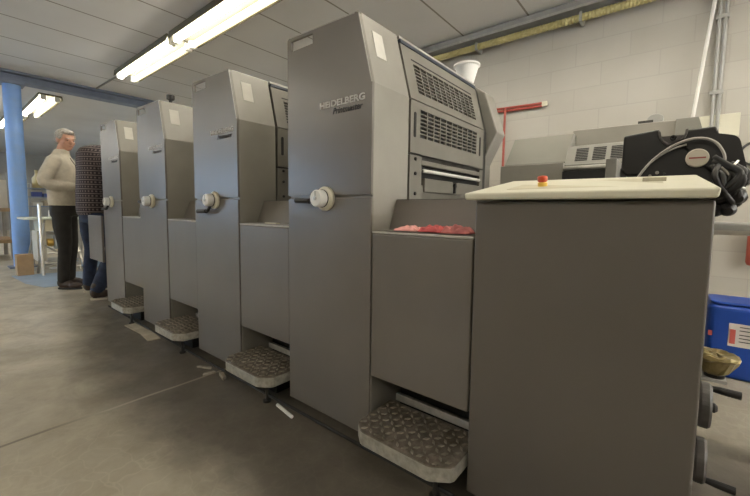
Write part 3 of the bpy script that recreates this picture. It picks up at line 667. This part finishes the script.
# ------------------------------------------------------------------ litter on the floor
tag(link('white_rod', tube(B(), [(-1.455, -.055, .008), (-1.315, -.075, .008)], .008, 8), WHITEP), 'short white rod lying on the floor left of the nearest unit', 'rod')
bm = B(); prism(bm, [(-3.42, -.12), (-3.1, -.11), (-2.90, -.13), (-2.88, -.05), (-3.1, -.035), (-3.42, -.045)], .0, .006, 'z')
tag(link('cardboard_strip', bm, mat('pale_cardboard', (.42, .37, .28), .8, var=.2, scale=9)), 'pale cardboard strip on the floor by the farthest units', 'cardboard')
for i, (x, y, l, a) in enumerate(((-2.15, -.075, .10, .4), (-2.05, -.10, .07, 1.2), (-1.95, -.07, .09, -.3))):
    q = [(-l/2, -.012), (l/2, -.008), (l/2-.01, .012), (-l/2+.01, .01)]
    q = [(x+math.cos(a)*p-math.sin(a)*s, y+math.sin(a)*p+math.cos(a)*s) for p, s in q]
    tag(link('paper_scrap', prism(B(), q, 0, .008+.004*i, 'z'), mat('scrap_paper', (.33, .30, .25), .8, var=.3, scale=20)), ['torn paper scrap, leftmost of three at the foot of the third unit', 'torn paper scrap, middle one of three at the foot of the third unit', 'torn paper scrap, rightmost of three at the foot of the third unit'][i], 'scrap', 'paper scraps on the floor')

# ------------------------------------------------------------------ far left background
# pallets of paper
pl = thing('pallet_rack', 'far rack with a dark gap behind the blue column', 'rack', (-9.7, -.55, 0))
for x in (-.5, .5):
    for y in (-.85, .42): link('upright', bx(x-.03, x+.03, y-.03, y+.03, 0, 1.55), GREYP, pl)
for z in (.30, .86): link('rack_shelf', bx(-.55, .55, -.9, .45, z, z+.06), WOOD, pl)
for i, (y0_, y1_, lb) in enumerate(((-.85, -.22, 'left stack of white paper on the upper shelf of the far rack'), (-.20, .42, 'right stack of white paper on the upper shelf of the far rack'))):
    tag(link('paper_stack', bx(-10.15, -9.25, -.55+y0_+.03, -.55+y1_-.02, .9205, 1.36+.06*i), PAPER, bevel=.005), lb, 'paper stack', 'paper stacks on the far rack')
tag(link('wooden_crate', bx(-10.1, -9.3, -1.2, -.45, .3605, .56), WOOD, bevel=.005), 'low wooden crate on the bottom shelf of the far rack', 'crate')
# shelf with bottles and papers behind the man
sv = thing('storage_shelf', 'grey open shelf with papers and bottles behind the grey-haired man', 'shelf', (-8.3, .28, 0))
for x in (-.2, .2):
    for y in (-.30, .42): link('upright', bx(x-.015, x+.015, y-.015, y+.015, 0, 1.32), GREYP, sv)
for z in (.95, 1.10, 1.24): link('shelf_board', bx(-.22, .22, -.32, .44, z, z+.018), mat('shelf_grey_blue', (.25, .30, .38), .5, var=.1), sv)
cols = [(.62, .60, .55), (.06, .09, .30), (.50, .42, .28), (.08, .12, .35), (.64, .62, .58), (.3, .32, .36)]
names_ = ['pale', 'dark blue', 'tan', 'navy', 'white', 'grey']
for i in range(9):
    z = (.9685, 1.1185)[i % 2]; y = .02+(i//2)*.145
    if y > .60: continue
    c_ = cols[i % 6]
    tag(link('paper_box', bx(-8.46, -8.14, y, y+.125, z, z+.055+.02*(i % 3)), mat('box_'+names_[i % 6].replace(' ', '_'), c_, .7, var=.1)), '%s flat box on the %s board of the storage shelf, %s from the left' % (names_[i % 6], ('lower', 'middle')[i % 2], ('first', 'second', 'third', 'fourth', 'fifth')[i//2]), 'box', 'flat boxes on the storage shelf')
for i, (y, h, w, c_, lb) in enumerate(((.10, .30, .06, (.66, .56, .30), 'wide yellowish bottle on top of the storage shelf'), (.30, .42, .05, (.66, .62, .46), 'tall pale bottle on top of the storage shelf, beside the man'), (.20, .22, .045, (.60, .42, .30), 'short brownish bottle between two taller ones on the storage shelf'))):
    tag(link('bottle', lathe(B(), [(w, 0), (w, h*.55), (w*.35, h*.72), (w*.32, h*.95), (w*.4, h*.96), (w*.4, h), (0, h)], (-8.25, y, 1.2585), n=16), mat('bottle_plastic', c_, .4, var=.05), smooth=True), lb, 'bottle', 'bottles on the storage shelf')
for i, (y, z, w, h, c_, lb) in enumerate(((-.10, 1.2585, .12, .07, (.70, .68, .62), 'white folded carton on the top board of the storage shelf, left end'), (.46, 1.2585, .14, .09, (.10, .16, .40), 'blue carton on the top board of the storage shelf, behind the man'), (-.20, .9685, .16, .09, (.60, .55, .42), 'beige carton on the lower board of the storage shelf, left end'), (-.22, 1.1185, .18, .06, (.62, .66, .70), 'pale carton on the middle board of the storage shelf, left end'))):
    tag(link('carton', bx(-8.44, -8.16, y, y+w, z, z+h), mat('carton_%s' % 'abcd'[i], c_, .7, var=.1), bevel=.003), lb, 'carton', 'cartons on the storage shelf')
# work table with a paper roll and lattice legs
tb = thing('work_table', 'light work table with crossed pale legs between column and man', 'table', (-7.3, .02, 0))
link('table_top', bx(-.30, .32, -.26, .40, .77, .80), mat('pale_green_top', (.66, .72, .66), .5, var=.06), tb, bevel=.004)
link('apron', bx(-.27, .28, -.08, .38, .60, .768), mat('cream_metal', (.62, .57, .42), .5, var=.1), tb)
for (a, b_) in (((.27, -.14, 0), (.27, -.04, .77)), ((.27, .34, 0), (.27, .34, .77)), ((-.25, -.2, 0), (-.25, -.05, .77)), ((-.25, .34, 0), (-.25, .34, .77))):
    link('table_leg', tube(B(), [a, b_], .016, 8), GREYP, tb)
link('leg_brace', tube(B(), [(.28, -.18, .12), (.28, .32, .12)], .012, 8), GREYP, tb)
link('leg_brace', tube(B(), [(.29, -.05, .40), (.29, .33, .08)], .012, 8), GREYP, tb)
link('lower_tray', bx(-.25, .25, -.02, .33, .14, .16), GREYP, tb)
link('cabinet_side', bx(-.2, .2, -.12, -.02, .165, .60), mat('cream_panel_metal', (.58, .55, .46), .5, var=.1), tb)
tr = thing('paper_roll', 'white paper roll on an orange core under the work table', 'paper roll', (-7.16, .075, .43))
link('roll', lathe(B(), [(.03, .02), (.105, .02), (.105, .24), (.03, .24)], (0, 0, 0), (0, 1, 0)), mat('white_blue_roll', (.60, .66, .72), .6, var=.05), tr)
link('core', lathe(B(), [(.055, -.06), (.055, .01), (.03, .015)], (0, 0, 0), (0, 1, 0), 20), mat('orange_core', (.62, .40, .08), .5, var=.1), tr)
tag(link('paper_pile', bx(-7.5, -7.1, .1, .38, .8005, .90), PAPER, bevel=.004), 'loose white paper pile lying on the work table', 'paper pile')
tag(link('cardboard_box', bx(-7.10, -6.92, -.345, -.175, 0, .29), CARD, bevel=.003), 'brown cardboard box on the floor at the foot of the blue column', 'box')
# folding step stool
st = thing('step_ladder', 'pale metal folding ladder leaning in front of the work table', 'ladder', (-6.85, .0, .01))
for y in (-.06, .30):
    link('rail', tube(B(), [(.20, y+(-.06 if y < 0 else .06), .008), (-.02, y-.03, .98 if y < 0 else .55)], .018, 8), STEEL, st)
for z, a in ((.10, .03), (.30, .02)): link('rung', tube(B(), [(.2-.22*z, -.08+a, z), (.2-.24*z, .33-a, z)], .012, 8), STEEL, st)
link('rear_leg', tube(B(), [(-.10, -.10, .008), (.0, -.05, .72)], .011, 8), STEEL, st)
tag(link('low_dolly', bx(-7.75, -6.9, .42, .9, .02, .10), mat('blue_dolly', (.18, .28, .42), .5, var=.1), bevel=.005), 'low blue dolly on the floor behind the grey-haired man', 'dolly')

tag(link('blue_sheet', prism(B(), [(-7.0, -.40), (-6.2, -.36), (-5.75, -.25), (-5.7, .42), (-6.7, .5), (-6.9, .1)], .0, .004, 'z'), mat('pale_blue_film', (.26, .36, .50), .35, var=.15, scale=6)), 'pale blue sheet lying flat on the floor around the ladder', 'sheet')
# ------------------------------------------------------------------ people
def remesh(name, bm, M, parent, voxel=.011, smooth=4, fac=.5):
    o = link(name+'_raw', bm, M)
    q = o.modifiers.new('r', 'REMESH'); q.mode = 'VOXEL'; q.voxel_size = voxel
    q = o.modifiers.new('s', 'SMOOTH'); q.iterations = smooth; q.factor = fac
    dg = bpy.context.evaluated_depsgraph_get(); me = bpy.data.meshes.new_from_object(o.evaluated_get(dg)); me.name = name
    bpy.data.objects.remove(o)
    for p in me.polygons: p.use_smooth = True
    n = bpy.data.objects.new(name, me); C.objects.link(n); n.parent = parent
    return n
def ball(bm, c, rx, ry=None, rz=None, rot=None):
    ry = ry or rx; rz = rz or rx
    g = bmesh.ops.create_icosphere(bm, subdivisions=3, radius=1)
    for v in g['verts']:
        p = Vector((v.co.x*rx, v.co.y*ry, v.co.z*rz))
        if rot: p = rot @ p
        v.co = p+Vector(c)
def limb(bm, pts, rads, n=16):
    P = smoothpath(pts, 5); R = []
    for i in range(len(P)):
        t = i/5; k = min(int(t), len(rads)-2); f = t-k; R.append(rads[k]*(1-f)+rads[k+1]*f)
    tube(bm, P, R, n); ball(bm, P[0], R[0]*.98); ball(bm, P[-1], R[-1]*.98)
def torso(bm, rings, n=28):
    # rings: (cx, cy, z, rx, ry)
    prev = None
    for cx, cy, z, rx, ry in rings:
        ring = []
        for k in range(n):
            a = 2*math.pi*k/n; c, s = math.cos(a), math.sin(a)
            ring.append(bm.verts.new((cx+rx*math.copysign(abs(c)**.8, c), cy+ry*math.copysign(abs(s)**.8, s), z)))
        if prev: 
            for k in range(n): bm.faces.new((prev[k], prev[(k+1) % n], ring[(k+1) % n], ring[k]))
        else: bm.faces.new(ring[::-1])
        prev = ring
    bm.faces.new(prev)
def hand(bm, wrist, dirv, palm_n, side):
    # palm plus five unequal bent fingers
    dv = Vector(dirv).normalized(); pn = Vector(palm_n).normalized(); sv_ = dv.cross(pn).normalized()*side
    w = Vector(wrist)
    limb(bm, [w, w+dv*.04, w+dv*.085], [.024, .030, .030], 10)
    for k, L_ in enumerate((.068, .078, .073, .058)):
        b0 = w+dv*.08+sv_*(.030-.020*k)
        p1 = b0+dv*L_*.5+pn*.006; p2 = p1+(dv*.6+pn*.8).normalized()*L_*.35; p3 = p2+(dv*.2+pn).normalized()*L_*.25
        limb(bm, [b0, p1, p2, p3], [.0095, .009, .0085, .0075], 8)
    b0 = w+dv*.025+sv_*.028
    limb(bm, [b0, b0+(dv*.6+sv_*.7)*.035, b0+(dv*.9+sv_*.7)*.055+pn*.012], [.012, .011, .009], 8)
SKIN = mat('skin', (.50, .27, .19), .55, var=.08, scale=20)
HAIR = mat('grey_hair', (.36, .33, .29), .8, var=.3, scale=60, bump=.8, bscale=90)
HAIRB = mat('brown_hair', (.07, .045, .03), .8, var=.3, scale=60)
SWEAT = mat('beige_grey_knit', (.50, .46, .38), .9, var=.12, scale=18, bump=.5, bscale=70)
TROUS = mat('black_trousers', (.022, .021, .020), .85, var=.25, scale=14)
JEANS = mat('dark_blue_jeans', (.020, .032, .070), .85, var=.35, scale=14)
SHOE = mat('dark_brown_leather', (.045, .028, .022), .5, var=.3, scale=20)
SOLE = mat('pale_sole', (.60, .56, .48), .7, var=.05)
def plaid():
    M = mat('dark_patterned_knit', (.03, .025, .028), .9); nt = M.node_tree; b = nt.nodes['Principled BSDF']; L = nt.links.new
    tc = nt.nodes.new('ShaderNodeTexCoord'); sp = nt.nodes.new('ShaderNodeSeparateXYZ'); L(tc.outputs['Object'], sp.inputs[0])
    def m2(op, a, b_):
        q = nt.nodes.new('ShaderNodeMath'); q.operation = op
        for i, v in enumerate((a, b_)):
            if isinstance(v, (int, float)): q.inputs[i].default_value = v
            else: L(v, q.inputs[i])
        return q.outputs[0]
    h = m2('PINGPONG', sp.outputs['Z'], .024); v = m2('PINGPONG', m2('ADD', sp.outputs['Y'], sp.outputs['X']), .02)
    line = m2('LESS_THAN', h, .0045); dots = m2('MULTIPLY', m2('GREATER_THAN', h, .015), m2('GREATER_THAN', v, .010))
    f = m2('ADD', m2('MULTIPLY', line, .45), m2('MULTIPLY', dots, .35))
    q = nt.nodes.new('ShaderNodeMixRGB'); L(f, q.inputs[0]); q.inputs[1].default_value = (.022, .016, .020, 1); q.inputs[2].default_value = (.36, .30, .29, 1)
    L(q.outputs[0], b.inputs['Base Color']); return M
PLAID = plaid()
def head(bm, c, rz, tilt):
    # skull, jaw, nose, brow, lips, chin and ears; the face looks along local +y
    R_ = Matrix.Rotation(rz, 3, 'Z') @ Matrix.Rotation(tilt, 3, 'X'); c = Vector(c)
    def bl(p, *a): ball(bm, c+R_ @ Vector(p), *a, rot=R_)
    bl((0, -.015, .03), .077, .097, .088); bl((0, .020, -.035), .063, .074, .080); bl((0, .055, -.085), .035, .032, .028)
    bl((0, .078, .022), .050, .020, .012)                              # brow
    bl((0, .098, -.018), .013, .022, .022); bl((0, .090, .003), .010, .014, .026); bl((0, .104, -.026), .016, .014, .010)
    bl((0, .088, -.055), .024, .010, .006); bl((0, .086, -.066), .020, .010, .006)
    for s in (-1, 1):
        bl((s*.079, -.008, -.010), .010, .020, .032); bl((s*.040, .060, -.025), .022, .022, .020)
        bl((s*.030, .080, .002), .012, .008, .008)
    return R_
def face_details(parent, c, R_, browc):
    c = Vector(c)
    for s in (-1, 1):
        b = B(); ball(b, c+R_ @ Vector((s*.030, .0875, .003)), .0095, .004, .0045, rot=R_)
        link('eye', b, mat('eye_dark', (.03, .02, .015), .3), parent, smooth=True)
        b = B(); ball(b, c+R_ @ Vector((s*.032, .096, .024)), .018, .005, .004, rot=R_); link('eyebrow', b, browc, parent, smooth=True)
    b = B(); ball(b, c+R_ @ Vector((0, .0975, -.060)), .020, .004, .0025, rot=R_); link('mouth', b, mat('lips', (.30, .10, .08), .5), parent, smooth=True)

# grey-haired man
man = thing('person', 'grey-haired man in beige sweater and black trousers, arms folded in front', 'person', (-5.56, -.06, 0), math.radians(-30))
hc = (0.0, .045, 1.70)
bm = B()
Rm = head(bm, hc, math.radians(-42), math.radians(-10))
limb(bm, [(0, -.02, 1.45), (0, .0, 1.54), (0, .02, 1.62)], [.066, .058, .056])
torso(bm, [(0, 0, .92, .15, .10), (0, 0, 1.1, .14, .10), (0, 0, 1.3, .16, .11), (0, -.01, 1.46, .13, .08), (0, -.01, 1.5, .06, .05)])
armL = [(-.20, -.01, 1.44), (-.255, -.09, 1.19), (-.10, .20, 1.20)]; armR = [(.20, -.01, 1.44), (.235, -.07, 1.20), (.10, .19, 1.16)]
for A, rr in ((armL, 1), (armR, -1)): limb(bm, A, [.045, .036, .024])
hand(bm, (.10, .19, 1.16), (-.95, .15, .0), (0, -.4, -.6), 1); hand(bm, (-.10, .20, 1.20), (.9, .2, .05), (0, -.4, -.6), -1)
for s in (-1, 1): limb(bm, [(s*.09, 0, .92), (s*.085, .01, .50), (s*.085, -.01, .10)], [.070, .048, .036])
body = remesh('body', bm, SKIN, man, .0085, 3)
face_details(man, hc, Rm, HAIR)
bm = B()
def hp_(p): return Vector(hc)+Rm @ Vector(p)
ball(bm, hp_((0, -.030, .048)), .084, .097, .082, rot=Rm); ball(bm, hp_((0, -.075, -.01)), .070, .045, .065, rot=Rm); ball(bm, hp_((0.0, .045, .088)), .058, .042, .030, rot=Rm)
for s in (-1, 1): ball(bm, hp_((s*.068, .0, .040)), .020, .045, .042, rot=Rm)
link('hair', bm, HAIR, man).parent = None if False else man
for o in children_of(man):
    if o.name.startswith('hair'):
        me = o.data; o_m = o; q = o.modifiers.new('r', 'REMESH'); q.mode = 'VOXEL'; q.voxel_size = .009; q = o.modifiers.new('s', 'SMOOTH'); q.iterations = 2
bm = B()
torso(bm, [(0, 0, .955, .170, .125), (0, .005, 1.0, .178, .135), (0, .005, 1.15, .180, .140), (0, 0, 1.30, .185, .135), (0, -.01, 1.42, .19, .125), (0, -.015, 1.49, .165, .100), (0, -.01, 1.53, .095, .080), (0, .0, 1.57, .070, .070), (0, .003, 1.59, .068, .068)])
limb(bm, [(-.175, -.01, 1.44), (-.255, -.10, 1.19), (-.115, .175, 1.20)], [.074, .060, .044]); limb(bm, [(.175, -.01, 1.44), (.235, -.08, 1.20), (.125, .165, 1.165)], [.074, .060, .044])
remesh('sweater', bm, SWEAT, man, .011, 3)
bm = B(); tube(bm, [(.02, .082, 1.50), (.012, .125, 1.42), (.008, .139, 1.30)], .004, 6); link('zip', bm, mat('dark_zip', (.06, .055, .05), .5), man)
bm = B()
torso(bm, [(0, 0, .84, .165, .120), (0, 0, .93, .166, .122), (0, 0, .99, .160, .118)])
for s in (-1, 1): limb(bm, [(s*.080, 0, .90), (s*.085, .0, .72), (s*.085, .015, .50), (s*.085, -.005, .28), (s*.085, -.015, .11)], [.092, .086, .066, .058, .056])
remesh('trousers', bm, TROUS, man, .011, 3)
def shoe(x, y, rz, parent, M, SM, z=0):
    bm = B(); R3 = Matrix.Rotation(rz, 3, 'Z')
    def q(p): return Vector((x, y, z))+R3 @ Vector(p)
    ball(bm, q((0, .125, .045)), .044, .075, .036, rot=R3); ball(bm, q((0, .03, .055)), .042, .075, .045, rot=R3); ball(bm, q((0, -.02, .075)), .045, .052, .065, rot=R3)
    limb(bm, [q((0, -.015, .08)), q((0, -.015, .14))], [.045, .046])
    s_ = remesh('shoe', bm, M, parent, .009, 2)
    ol = []
    for k in range(20):
        a = 2*math.pi*k/20; p = q(((.046-.004*math.sin(a))*math.cos(a), .065+.135*math.sin(a), 0)); ol.append((p.x, p.y))
    link('sole', prism(B(), ol, z+.0, z+.018, 'z'), SM, s_)
shoe(-.09, 0, .2, man, SHOE, RUB); shoe(.088, -.01, -.35, man, SHOE, RUB)

man.scale = (1.02, 1.02, 1.02)
# second man, bent into the machine
m2_ = thing('person', 'man in dark patterned sweater and jeans leaning into the far end of the press', 'person', (-4.93, .02, 0), 0)
hc2 = (.05, .42, 1.67)
bm = B()
R2 = head(bm, hc2, 0, math.radians(-30))
limb(bm, [(.02, .16, 1.46), (.03, .28, 1.55), (.05, .36, 1.62)], [.066, .058, .056])
torso(bm, [(0, .04, .90, .14, .10), (0, .04, 1.1, .14, .10), (0, .08, 1.3, .16, .11), (0, .12, 1.46, .12, .08)])
limb(bm, [(-.19, .14, 1.44), (-.23, .32, 1.24), (-.16, .56, 1.20)], [.045, .036, .024]); limb(bm, [(.19, .14, 1.44), (.24, .30, 1.22), (.18, .54, 1.16)], [.045, .036, .024])
hand(bm, (-.16, .56, 1.20), (.1, 1, 0), (0, 0, -1), 1); hand(bm, (.18, .54, 1.16), (-.1, 1, 0), (0, 0, -1), -1)
limb(bm, [(-.08, .03, .86), (-.11, .03, .70), (-.15, .05, .50), (-.17, .03, .28), (-.18, .02, .11)], [.08, .065, .050, .045, .036]); limb(bm, [(.09, .04, .86), (.17, .10, .70), (.23, .15, .52), (.27, .06, .30), (.30, -.02, .11)], [.08, .065, .050, .045, .036])
remesh('body', bm, SKIN, m2_, .0085, 3)
face_details(m2_, hc2, R2, HAIRB)
bm = B()
def h2(p): return Vector(hc2)+R2 @ Vector(p)
ball(bm, h2((0, -.030, .045)), .084, .098, .084, rot=R2); ball(bm, h2((0, -.07, -.01)), .070, .045, .060, rot=R2)
link('hair', bm, HAIRB, m2_, smooth=True)
bm = B()
torso(bm, [(0, .05, .875, .17, .140), (0, .05, .93, .185, .150), (0, .055, 1.10, .185, .152), (0, .07, 1.28, .195, .155), (0, .08, 1.44, .20, .158), (0, .085, 1.54, .185, .158), (0, .105, 1.595, .15, .148), (0.01, .15, 1.63, .09, .10)])
limb(bm, [(-.18, .13, 1.45), (-.24, .31, 1.24), (-.17, .52, 1.205)], [.085, .064, .046]); limb(bm, [(.18, .12, 1.45), (.25, .28, 1.21), (.18, .50, 1.165)], [.090, .068, .048])
remesh('sweater', bm, PLAID, m2_, .011, 3)
bm = B()
torso(bm, [(0, .05, .80, .160, .125), (0, .05, .88, .166, .130), (0, .05, .92, .16, .125)])
limb(bm, [(-.08, .03, .86), (-.11, .03, .70), (-.15, .05, .50), (-.17, .03, .28), (-.18, .02, .11)], [.100, .088, .070, .064, .064])
limb(bm, [(.09, .04, .86), (.17, .10, .70), (.23, .15, .52), (.27, .06, .30), (.30, -.02, .11)], [.100, .088, .072, .066, .066])
remesh('jeans', bm, JEANS, m2_, .011, 3)
shoe(-.18, .03, .1, m2_, SHOE, SOLE); shoe(.31, -.02, -.2, m2_, SHOE, SOLE)
